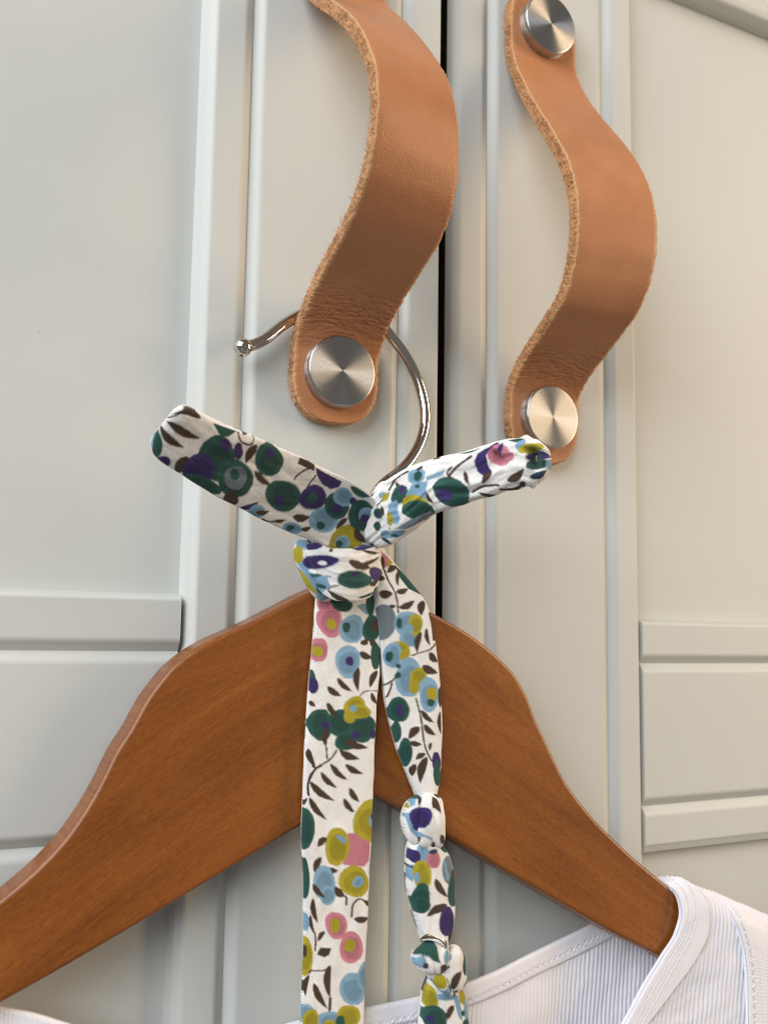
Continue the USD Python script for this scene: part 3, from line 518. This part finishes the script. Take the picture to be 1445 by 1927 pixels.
left_band = motifs(E4, [
    ('e', 'o', 310, 205, 40, 30), ('e', 'p', 345, 400, 108, 138), ('e', 'p', 300, 260, 60, 60), ('e', 'o', 358, 428, 42, 46), ('e', 't', 450, 268, 92, 54, 12), ('e', 't', 410, 240, 60, 34), ('e', 'b', 530, 470, 104, 128), ('e', 't', 482, 455, 36, 44), ('p', 'b', [(565, 270), (640, 250), (720, 350), (650, 345)]), ('e', 't', 700, 465, 76, 118), ('e', 'k', 735, 440, 34, 50), ('e', 't', 690, 250, 40, 110),
    ('e', 'k', 638, 583, 36, 26), ('l', 'k', 690, 560, 760, 620, 60), ('e', 't', 740, 700, 50, 105), ('l', 'k', 590, 665, 715, 715, 62), ('e', 'p', 250, 645, 84, 98), ('e', 'o', 245, 658, 44, 48), ('e', 'b', 495, 745, 112, 134), ('e', 'n', 508, 740, 37, 40),
    ('e', 't', 195, 880, 32, 70), ('e', 'n', 212, 950, 40, 66), ('l', 'k', 400, 880, 535, 1000, 48), ('l', 'k', 582, 790, 585, 1000, 62), ('l', 'k', 755, 820, 685, 970, 56), ('l', 'k', 320, 955, 442, 1040, 56), ('s', 'k', [(600, 1035), (640, 1000), (700, 990), (760, 997)], 11), ('l', 'k', 695, 1010, 760, 1110, 44), ('l', 'k', 180, 1075, 228, 1130, 40),
    ('e', 't', 265, 1280, 98, 145), ('e', 't', 430, 1260, 110, 120), ('e', 't', 620, 1310, 125, 115), ('e', 't', 480, 1420, 92, 85), ('e', 'o', 555, 1130, 92, 96), ('e', 'o', 600, 1170, 92, 60, 10), ('e', 'o', 512, 1205, 54, 66), ('e', 'b', 542, 1142, 32, 32), ('l', 'k', 320, 1090, 415, 1215, 50), ('e', 'n', 308, 1280, 36, 34), ('e', 'n', 565, 1368, 42, 34), ('e', 'n', 715, 1360, 30, 40),
    ('l', 'k', 318, 1300, 312, 1470, 56), ('l', 'k', 460, 1405, 670, 1475, 66), ('l', 'k', 425, 1500, 595, 1572, 66), ('s', 'k', [(405, 1490), (350, 1570), (230, 1650), (180, 1720), (165, 1810)], 13), ('s', 'k', [(315, 1460), (322, 1580)], 12), ('l', 'k', 165, 1480, 225, 1640, 50), ('l', 'k', 345, 1605, 495, 1750, 50), ('l', 'k', 470, 1612, 635, 1700, 52), ('l', 'k', 265, 1680, 400, 1810, 44)]) + motifs(E5, [
    ('s', 'k', [(440, 0), (370, 40), (300, 150), (262, 280), (275, 420)], 24), ('s', 'k', [(310, 0), (370, 40)], 24), ('l', 'k', 430, 95, 635, 305, 76), ('l', 'k', 285, 220, 615, 480, 96), ('l', 'k', 275, 430, 510, 740, 84), ('l', 'k', 815, 305, 950, 495, 86), ('l', 'k', 730, 440, 885, 640, 80), ('l', 'k', 255, 440, 205, 560, 40),
    ('e', 't', 200, 845, 155, 275), ('e', 'o', 1140, 755, 280, 300), ('e', 'b', 1130, 755, 46, 78), ('e', 'd', 1135, 690, 22, 45), ('p', 'p', [(790, 905), (900, 920), (1000, 1010), (1100, 1040), (1090, 1290), (1020, 1370), (720, 1340)]), ('e', 'o', 645, 1095, 172, 248), ('e', 'b', 700, 992, 78, 42, 38), ('l', 'k', 505, 975, 385, 1105, 96), ('e', 'o', 880, 1570, 205, 222), ('e', 'b', 935, 1575, 96, 68, -45), ('l', 'k', 435, 1235, 345, 1455, 90), ('l', 'k', 490, 1400, 665, 1420, 92),
    ('e', 'b', 470, 1590, 160, 220), ('e', 'b', 520, 1760, 110, 130), ('l', 'k', 320, 1600, 485, 1795, 78), ('l', 'k', 615, 1640, 755, 1780, 96), ('e', 't', 225, 1540, 60, 270)]) + motifs(E6, [
    ('l', 'k', 615, -20, 750, 40, 70), ('s', 'k', [(760, 30), (772, 90), (765, 160)], 24), ('s', 'k', [(850, 330), (850, 200), (900, 100), (960, 75), (1040, 120)], 24), ('l', 'k', 1100, 180, 1020, 90, 70), ('l', 'k', 880, 350, 1100, 330, 95), ('l', 'k', 325, 60, 395, 410, 74), ('l', 'k', 292, 285, 355, 560, 50), ('s', 'k', [(345, 520), (362, 650), (352, 790)], 18), ('l', 'k', 485, 510, 390, 660, 64), ('p', 'k', [(375, 830), (425, 730), (570, 740), (540, 830), (480, 865)]),
    ('e', 'b', 215, 390, 60, 145), ('e', 'p', 635, 430, 146, 192), ('e', 'p', 845, 735, 165, 220, -12), ('e', 'o', 620, 430, 74, 98), ('e', 'o', 825, 705, 78, 96), ('e', 'o', 225, 850, 105, 260), ('e', 'k', 228, 790, 20, 90), ('s', 'k', [(300, 1040), (400, 1050), (500, 1030)], 24), ('s', 'k', [(300, 1040), (270, 1090)], 24), ('l', 'k', 275, 1100, 230, 1400, 62), ('l', 'k', 548, 960, 550, 1420, 106), ('s', 'k', [(555, 1400), (540, 1630)], 28), ('l', 'k', 335, 1210, 520, 1560, 92),
    ('e', 'b', 860, 1300, 185, 215), ('e', 'b', 1040, 1130, 110, 200), ('e', 'b', 240, 1640, 110, 150), ('e', 'b', 560, 1720, 190, 130), ('e', 'o', 300, 1720, 110, 150), ('e', 'o', 800, 1680, 160, 180), ('e', 't', 690, 1740, 70, 85), ('e', 'o', 545, 1800, 90, 90)])
right_band = motifs(E2, [
    ('p', 'p', [(745, 800), (800, 830), (850, 880), (800, 960), (770, 900)]), ('p', 'o', [(815, 860), (870, 900), (820, 940)]), ('p', 't', [(890, 930), (960, 980), (1110, 1140), (1120, 1180), (1000, 1120), (920, 1020)]), ('l', 'k', 900, 930, 815, 990, 60), ('l', 'k', 755, 840, 790, 965, 70),
    ('s', 'k', [(795, 960), (830, 1060), (880, 1150), (905, 1240), (912, 1330)], 12), ('l', 'k', 800, 1035, 715, 1045, 52), ('l', 'k', 920, 960, 910, 1100, 36), ('l', 'k', 755, 1160, 865, 1165, 76), ('l', 'k', 890, 1150, 1005, 1120, 50), ('l', 'k', 920, 1285, 1055, 1220, 60), ('l', 'k', 890, 1265, 820, 1300, 40)]) + motifs(E4, [
    ('l', 'k', 1130, 225, 1110, 355, 68), ('e', 'g', 800, 410, 90, 160), ('e', 'b', 1000, 430, 112, 120), ('e', 'b', 1020, 540, 90, 90), ('e', 'o', 1060, 430, 66, 90), ('e', 'b', 1000, 470, 40, 50), ('e', 't', 922, 420, 24, 46), ('s', 'k', [(1190, 330), (1220, 450), (1230, 570)], 24), ('l', 'k', 1155, 460, 1190, 610, 40), ('l', 'k', 1110, 490, 1075, 670, 54), ('s', 'k', [(1245, 590), (1170, 650), (1090, 670), (1025, 695)], 12), ('l', 'k', 1185, 665, 1265, 755, 60),
    ('e', 'o', 930, 650, 85, 85), ('e', 'b', 875, 690, 72, 118), ('e', 't', 845, 700, 30, 46), ('e', 'o', 970, 690, 40, 60), ('e', 'b', 1010, 880, 122, 158), ('e', 'o', 1090, 860, 72, 70), ('e', 'o', 1050, 950, 44, 72), ('l', 'k', 1120, 775, 1262, 840, 70), ('e', 'b', 1180, 1020, 92, 142), ('e', 'o', 1205, 1015, 52, 56), ('e', 't', 1195, 1090, 30, 36), ('e', 't', 918, 780, 22), ('e', 't', 915, 860, 28), ('s', 'k', [(895, 880), (850, 920), (780, 955)], 14), ('s', 'k', [(870, 920), (855, 980), (830, 1050)], 12),
    ('e', 't', 925, 1150, 84, 116), ('e', 'n', 935, 1155, 30, 52), ('e', 't', 985, 1510, 56, 118), ('e', 't', 910, 1340, 40, 90), ('s', 'k', [(1065, 1045), (1110, 1220), (1140, 1440), (1205, 1590)], 12), ('l', 'k', 1110, 1150, 1225, 1260, 46), ('l', 'k', 1135, 1275, 1240, 1370, 52), ('l', 'k', 1100, 1295, 1005, 1400, 70), ('l', 'k', 1018, 1420, 1118, 1445, 52), ('l', 'k', 1200, 1425, 1185, 1500, 30), ('l', 'k', 1150, 1520, 1062, 1575, 50), ('l', 'k', 1160, 1545, 1105, 1770, 74), ('l', 'k', 1060, 1610, 1040, 1715, 60), ('e', 'n', 1245, 1590, 40, 85), ('e', 't', 1250, 1690, 36, 110), ('l', 'k', 1280, 1160, 1292, 1360, 36), ('e', 'k', 1285, 1040, 26, 90)])
knot1 = motifs(E7, [
    ('p', 'b', [(330, 440), (420, 400), (380, 540), (320, 570)]), ('e', 't', 400, 420, 70, 60), ('p', 'b', [(250, 650), (330, 640), (380, 850), (520, 920), (440, 960), (320, 860)]), ('e', 'n', 435, 700, 120, 145, -10), ('e', 'n', 395, 815, 50, 40), ('l', 'k', 480, 450, 420, 560, 60), ('l', 'k', 590, 450, 690, 680, 90), ('l', 'k', 620, 430, 755, 430, 70), ('l', 'k', 690, 900, 795, 1020, 76), ('l', 'k', 600, 980, 660, 1110, 66), ('l', 'k', 395, 1050, 620, 1120, 60), ('s', 'k', [(440, 950), (435, 1010)], 22), ('e', 'o', 300, 545, 20, 40), ('p', 'b', [(500, 905), (600, 960), (590, 985), (480, 930)])])
seg2 = motifs(E7, [
    ('e', 'b', 470, 1150, 75, 130), ('e', 'n', 370, 1210, 70, 95), ('e', 'p', 605, 1250, 95, 138), ('e', 'd', 600, 1130, 60, 40), ('p', 't', [(690, 1080), (800, 1040), (860, 1160), (760, 1150)]), ('e', 'g', 810, 1400, 85, 190), ('p', 'b', [(735, 1280), (770, 1260), (840, 1520), (790, 1540)]), ('p', 'b', [(290, 1340), (380, 1330), (350, 1580), (300, 1520)]), ('s', 'k', [(300, 1355), (370, 1375)], 24), ('e', 'o', 460, 1460, 105, 210), ('e', 'b', 395, 1500, 32, 66), ('e', 't', 450, 1790, 110, 210), ('l', 'k', 620, 1510, 800, 1760, 100), ('e', 't', 895, 1690, 95, 220), ('e', 'k', 900, 1450, 30, 60)]) + motifs(E8, [
    ('l', 'k', 800, 130, 515, 305, 120), ('e', 'n', 790, 370, 120, 200), ('e', 't', 460, 140, 95, 130), ('l', 'k', 880, 480, 830, 680, 60), ('e', 't', 900, 60, 70, 110)])
knot2 = motifs(E8, [
    ('s', 'k', [(500, 640), (600, 590), (720, 610), (800, 680), (870, 770)], 20), ('l', 'k', 570, 620, 570, 690, 60), ('p', 't', [(430, 840), (470, 720), (570, 690), (640, 760), (700, 920), (600, 890), (540, 860)]), ('e', 'b', 470, 920, 50, 70), ('e', 'k', 510, 955, 30, 46), ('l', 'k', 740, 780, 790, 700, 44), ('e', 'b', 790, 850, 60, 70), ('l', 'k', 690, 950, 825, 980, 110), ('l', 'k', 600, 1050, 780, 1080, 60), ('e', 't', 1010, 960, 30, 130), ('l', 'k', 960, 1020, 850, 1280, 90), ('l', 'k', 920, 1230, 900, 1340, 40), ('e', 'o', 725, 1170, 85, 75), ('p', 'b', [(620, 1120), (660, 1200), (760, 1270), (830, 1180), (850, 1350), (760, 1400), (660, 1300)]), ('l', 'k', 1060, 1130, 1030, 1280, 40)])
seg3 = motifs(E8, [
    ('e', 'o', 590, 1400, 90, 170), ('e', 'b', 800, 1350, 140, 70), ('p', 'b', [(880, 1380), (950, 1360), (1000, 1560), (1000, 1700), (940, 1640)]), ('e', 'o', 1030, 1370, 70, 120), ('p', 'b', [(1050, 1430), (1120, 1380), (1180, 1640), (1170, 1800), (1080, 1800), (1020, 1580)]), ('e', 't', 1020, 1600, 30, 46), ('e', 't', 640, 1680, 150, 190), ('e', 'n', 580, 1680, 50, 60), ('l', 'k', 880, 1480, 790, 1680, 90), ('e', 't', 1060, 1740, 60, 60), ('l', 'k', 690, 1380, 730, 1390, 16)])
tie = thing('floral_tie', at(650, 1060, 6), 'berry and leaf print cotton tie knotted round the neck of the wooden coat hanger', 'fabric tie')
band('long_end', [(598, 1090, 3), (592, 1160, 3), (585, 1250, 3.2), (577, 1340, 3.2), (572, 1450, 3.2), (568, 1560, 3.2), (569, 1600, 3.2), (571, 1700, 3.2), (571, 1800, 3.2), (567, 1900, 3.2), (563, 2010, 3.2)],
     [(704, 1090, 3.4), (712, 1160, 3.6), (713, 1250, 3.4), (706, 1340, 3.2), (702, 1450, 3.2), (697, 1560, 3.2), (693, 1640, 3.2), (690, 1720, 3.2), (686, 1800, 3.2), (683, 1900, 3.2), (679, 2010, 3.2)], 3.4, tie, left_band, seed=1, wr=.55, bulge=.32)
band('knotted_end', [(690, 1030, 4), (694, 1080, 4), (703, 1140, 3.8), (714, 1230, 3), (722, 1310, 2.6), (740, 1390, 2.6), (762, 1450, 3), (784, 1502, 3.4), (790, 1520, 3.4)],
     [(712, 1030, 4), (764, 1090, 4), (803, 1145, 4.5), (820, 1230, 5), (828, 1310, 5), (830, 1390, 4.6), (826, 1450, 4.4), (818, 1502, 4), (815, 1520, 4)], 5.5, tie, right_band, seed=2, wr=.3, gather=.35, bulge=.42)
band('knotted_end', [(775, 1580, 4.5), (765, 1612, 4), (763, 1650, 4), (771, 1700, 4), (786, 1745, 4.5), (797, 1775, 5)], [(822, 1580, 4.5), (842, 1612, 4), (850, 1650, 4), (852, 1700, 4), (847, 1745, 4.5), (838, 1775, 5)], 8.5, tie, seg2, seed=3, wr=.35, gather=.5, bulge=.55)
band('knotted_end', [(806, 1840, 5), (794, 1880, 4), (789, 1930, 4), (790, 2010, 4)], [(852, 1838, 5), (870, 1870, 4), (879, 1920, 4), (884, 2010, 4)], 8.5, tie, seg3, seed=4, wr=.35, gather=.6, bulge=.55)
band('small_knot', [(778, 1494, 3), (762, 1514, 4), (756, 1542, 4.5), (762, 1572, 4), (780, 1590, 3)], [(794, 1502, 4), (798, 1526, 5), (799, 1550, 5), (800, 1570, 5), (806, 1588, 4)], 8, tie, knot1, seed=5, wr=.6, gather=.8, bulge=.55, close0=True, close1=True, label='left fold of the upper small knot')
band('small_knot', [(790, 1494, 5), (786, 1520, 7), (783, 1548, 8), (779, 1574, 7), (788, 1595, 5)], [(817, 1490, 4), (827, 1518, 5), (833, 1546, 6), (833, 1572, 6), (818, 1597, 4)], 8.5, tie, knot1, seed=12, wr=.6, gather=.9, bulge=.55, close0=True, close1=True, label='white right fold of the upper small knot')
band('small_knot', [(800, 1772, 6), (786, 1784, 7.5), (779, 1804, 8), (784, 1820, 8), (800, 1832, 7)], [(832, 1770, 5), (838, 1780, 7), (842, 1794, 8), (840, 1808, 8), (832, 1822, 7)], 9, tie, knot2, seed=6, wr=.6, gather=.9, bulge=.55, close0=True, close1=True)
band('small_knot', [(790, 1766, 7), (805, 1760, 10), (822, 1764, 11), (838, 1776, 10), (846, 1792, 7)], [(794, 1776, 7), (806, 1769, 10), (820, 1774, 11), (831, 1785, 10), (838, 1800, 7)], 4, tie, knot2, seed=13, wr=.4, gather=.5, bulge=.6, close0=True, close1=True)
band('small_knot', [(846, 1776, 6), (834, 1800, 8.5), (826, 1830, 8.5), (834, 1862, 6)], [(856, 1782, 5), (866, 1806, 6), (868, 1836, 6), (852, 1868, 5)], 8, tie, knot2, seed=8, wr=.6, gather=.9, bulge=.55, close0=True, close1=True)
band('small_knot', [(798, 1822, 6), (806, 1840, 7), (822, 1858, 7), (842, 1872, 5)], [(826, 1818, 7), (836, 1834, 8), (846, 1850, 7.5), (858, 1862, 5)], 7, tie, knot2, seed=14, wr=.5, gather=.8, bulge=.55, close0=True, close1=True)
band('short_end', [(336, 758, 42), (370, 772, 40), (404, 790, 38), (481, 823, 34), (559, 857, 28), (614, 884, 23), (670, 912, 17), (705, 945, 11), (722, 975, 7)],
     [(274, 838, 30), (305, 868, 28), (343, 892, 26), (415, 936, 22), (481, 970, 17), (548, 1002, 12), (598, 1024, 9), (640, 1044, 7), (690, 1056, 5)], 4.2, tie, tail_left, seed=9, wr=.6, gather=.25, bulge=.4, close0=True)
band('short_end', [(680, 965, 6), (703, 934, 9), (742, 896, 16), (792, 870, 28), (869, 850, 44), (920, 832, 54), (965, 822, 62), (1007, 824, 68), (1034, 842, 72)],
     [(690, 1022, 8), (714, 1031, 10), (758, 1011, 17), (814, 972, 29), (869, 950, 43), (952, 926, 56), (985, 918, 62), (1015, 908, 68), (1040, 884, 72)], 9, tie, tail_right, seed=10, wr=.7, gather=1.0, bulge=.6, close1=True, prof=lambda s, t, u: -4.5 * np.exp(-((t / t.max() - .80 - .05 * u) / .020) ** 2 - ((u + .42) / .3) ** 2) - 5.0 * np.exp(-((t / t.max() - .935) / .022) ** 2 - ((u + .05) / .5) ** 2) + 1.2 * np.exp(-((t / t.max() - .905) / .02) ** 2))
band('knot', [(566, 1022, 0), (556, 1044, 3), (566, 1074, 4), (582, 1102, 4), (604, 1124, 2)], [(590, 1020, 4), (590, 1046, 8), (600, 1072, 8), (612, 1098, 8), (628, 1126, 4)], 6, tie, knot_print, seed=15, wr=.4, gather=.6, bulge=.5, close0=True, close1=True, label='left fold of the knot')
band('knot', [(572, 1024, 3), (585, 1022, 8), (600, 1024, 11), (625, 1029, 13.5), (660, 1030, 13), (690, 1027, 10), (706, 1028, 4), (712, 1030, -3)],
     [(584, 1062, 3), (596, 1092, 8), (612, 1120, 10.5), (636, 1132, 13), (664, 1133, 13), (690, 1124, 10), (702, 1100, 4), (708, 1070, -3)], 5.5, tie, knot_print, seed=11, wr=.5, gather=1.0, bulge=.42)

# ---------------------------------------------------------------- white ribbed vest
def sheet(name, A, B, parent, mt, th=1.4, pitch=0, amp=0, wr=.4, res=.4, seed=0, along='t', seams=(), rot=0):
    """a sheet of knitted cloth between edge curves A and B; ribs run across it (along='s') or with it (along='t')"""
    A, B = np.array(A, float), np.array(B, float); PA = np.array([at(*a) for a in A]); PB = np.array([at(*b) for b in B])
    mid = (PA + PB) / 2; tk = np.r_[0, np.cumsum(np.linalg.norm(np.diff(mid, axis=0), axis=1))]; L = tk[-1]
    nt = int(L * 1000 / res); t = np.linspace(0, L, nt); PA = PchipInterpolator(tk, PA)(t); PB = PchipInterpolator(tk, PB)(t)
    hw = np.linalg.norm(PB - PA, axis=1); ns = int(hw.max() * 1000 / res); q = np.linspace(0, 1, ns)
    G = PA[:, None] * (1 - q)[None, :, None] + PB[:, None] * q[None, :, None]
    s_mm = q[None] * hw[:, None] * 1000; t_mm = np.repeat(t[:, None] * 1000, ns, 1)
    du = np.gradient(G, axis=0); dv = np.gradient(G, axis=1); N = np.cross(du, dv); N /= np.linalg.norm(N, axis=-1, keepdims=True)
    if ((N * (CAM - G)).sum(-1)).mean() < 0: N = -N
    n = (meshkit.fbm(np.stack([s_mm / 14, t_mm / 14, s_mm * 0 + seed], -1), 3, seed) - .5) * 2 * wr
    c = ((G - HO) @ HX * 1000 + rot * (G - HO)[..., 2] * 1000 if along == 'x' else (s_mm if along == 't' else t_mm)) + (0 if along == 'x' else 1) * rot * (t_mm if along == 't' else s_mm) + .25 * (meshkit.fbm(np.stack([s_mm / 9, t_mm / 9, s_mm * 0 + seed + 5], -1), 2, seed) - .5)
    if pitch: n = n + amp * (np.abs(np.sin(np.pi * c / pitch)) ** .8 - .5)
    for k, w, dpt in seams: n = n - dpt * np.exp(-((s_mm - k) / w) ** 2)
    e = np.minimum(s_mm, hw[:, None] * 1000 - s_mm); n = n - .6 * np.exp(-(e / .55) ** 2)
    Gf = G + N * (n / 1000)[..., None]; Gb = G - N * (th / 1000)
    V = np.vstack([Gf.reshape(-1, 3), Gb.reshape(-1, 3)]); F = grid_faces(nt, ns); m = nt * ns
    f0 = F[(nt // 2) * (ns - 1) + ns // 2]; g = np.cross(V[f0[1]] - V[f0[0]], V[f0[2]] - V[f0[0]])
    if g @ N[nt // 2, ns // 2] < 0: F = F[:, ::-1]
    rim = []
    for a, b in ((np.arange(nt) * ns, 1), (np.arange(nt) * ns + ns - 1, -1), (np.arange(ns), -1), (np.arange(ns) + (nt - 1) * ns, 1)):
        f = np.stack([a[:-1], a[1:], a[1:] + m, a[:-1] + m], 1); rim.append(f if b > 0 else f[:, ::-1])
    FF = np.vstack([F, F[:, ::-1] + m] + rim)
    FF = np.vstack([FF[:, [0, 1, 2]], FF[:, [0, 2, 3]]])
    uv = np.tile(np.stack([s_mm.ravel(), t_mm.ravel()], 1) / 1000, (2, 1))
    return part(name, (V, FF), mt, parent, smooth=True, uv=uv), (lambda s, tt: None), (G, N, n, s_mm, t_mm)
def stitches(name, G, N, n, s_mm, s0, parent, zig=0.0, step=2.4, off=.35):
    """a row of machine stitches running with the sheet at s0 mm from its first edge"""
    V, F, k = [], [], 0
    nt = len(G); cols = [int(np.clip(np.searchsorted(s_mm[i], s0 + (zig if (j % 2) else -zig)), 1, G.shape[1] - 2)) for j, i in enumerate(range(0, nt, 1))]
    path = np.array([G[i, np.clip(np.searchsorted(s_mm[i], s0), 1, G.shape[1] - 2)] for i in range(nt)]); d = np.r_[0, np.cumsum(np.linalg.norm(np.diff(path, axis=0), axis=1))] * 1000
    a = 0.0
    while a + step < d[-1]:
        i0, i1 = np.searchsorted(d, a), np.searchsorted(d, a + step * .8); sgn = 1 if int(a / step) % 2 else -1
        pts = []
        for w, i in ((0, i0), (.5, (i0 + i1) // 2), (1, i1)):
            c = int(np.clip(np.searchsorted(s_mm[i], s0 + zig * sgn * (w * 2 - 1)), 1, G.shape[1] - 2))
            pts.append(G[i, c] + N[i, c] * (n[i, c] + off * (1 if w == .5 else .3)) / 1000)
        v, f = tube(np.array(pts), .0002, 5); V.append(v); F.append(f + k); k += len(v); a += step
    part(name, (np.vstack(V), np.vstack(F)), thread, parent, smooth=True, kind='stuff')
vest = thing('ribbed_vest', at(1300, 1720, 3), 'white ribbed knit vest hanging from the lower arms of the wooden hanger', 'vest')
neck = [(-140, 1850, -5), (-60, 1878, -5), (0, 1897, -5), (60, 1908, -4), (120, 1926, -3), (220, 1955, -2), (330, 1972, -1), (450, 1958, -1), (560, 1925, -1), (640, 1908, -1), (720, 1893, -1), (800, 1876, -1.5), (870, 1856, -2.5), (940, 1828, -5), (1000, 1798, -9), (1070, 1764, -14), (1130, 1733, -15), (1190, 1698, -15.5), (1250, 1662, -15)]
low = lambda d, o: [(x + .16 * d * (x - 600) / 600 * .5, y + d, z + o) for x, y, z in neck]
_, _, S1 = sheet('back_body', low(26, -1.2), low(330, -1.2), vest, rib_knit, pitch=2.0, amp=.42, res=.3, seed=20, along='x', rot=-.10, wr=.8)
_, _, S2 = sheet('neck_binding', neck, low(44, .3), vest, white_tape, th=1.6, wr=.25, res=.3, seed=21, pitch=1.2, amp=.16, along='s', seams=((5.2, .5, .35),))
stitches('stitching', S2[0], S2[1], S2[2], S2[3], 5.2, vest, zig=.8, step=1.5)
bo = [(1232, 1652, -13), (1246, 1647, -8), (1275, 1649, -2), (1305, 1663, 2), (1327, 1686, 4), (1338, 1712, 5), (1336, 1755, 5), (1312, 1808, 5), (1265, 1874, 5), (1222, 1930, 5), (1160, 2010, 5)]
bi = [(1222, 1664, -13), (1236, 1656, -8), (1252, 1661, -2), (1268, 1672, 2), (1280, 1692, 4), (1285, 1718, 5), (1276, 1758, 5), (1250, 1801, 5), (1215, 1858, 5), (1178, 1927, 5), (1115, 2010, 5)]
_, _, S3 = sheet('shoulder_binding', bi, bo, vest, white_tape, th=2.2, wr=.3, res=.25, seed=22, seams=((3.4, .4, .2), (7.2, .4, .18)))
stitches('stitching', S3[0], S3[1], S3[2], S3[3], 3.4, vest, step=1.9)
stitches('stitching', S3[0], S3[1], S3[2], S3[3], 7.2, vest, step=1.9)
fa = [(1300, 1664, -4), (1320, 1690, 2), (1330, 1716, 3.5), (1326, 1765, 3.5), (1303, 1815, 3.5), (1256, 1880, 3.5), (1212, 1936, 3.5), (1150, 2012, 3.5)]
fb = [(1500, 1745, -14), (1510, 1775, -8), (1515, 1800, -4), (1520, 1830, -2), (1520, 1860, 0), (1520, 1910, 0), (1520, 1960, 0), (1520, 2030, 0)]
_, _, S4 = sheet('front_body', fa, fb, vest, rib_knit, pitch=2.35, amp=.68, res=.28, seed=23, along='x', rot=-.16, wr=.7)
ga = [(1362, 1702, -2), (1374, 1712, 1), (1386, 1735, 3.5), (1396, 1765, 4.2), (1404, 1800, 4.6), (1408, 1850, 4.8), (1410, 1930, 4.8), (1410, 2010, 4.8)]
gb = [(1412, 1718, -6), (1434, 1735, -2), (1450, 1760, 2), (1460, 1790, 3.6), (1466, 1820, 4), (1470, 1860, 4.2), (1472, 1930, 4.2), (1472, 2010, 4.2)]
_, _, S5 = sheet('arm_binding', ga, gb, vest, white_tape, th=1.8, wr=.3, res=.3, seed=24, pitch=1.3, amp=.14, along='s', seams=((3.2, .5, .35), (8, .5, .3)))
stitches('stitching', S5[0], S5[1], S5[2], S5[3], 3.2, vest, zig=.9, step=1.6)
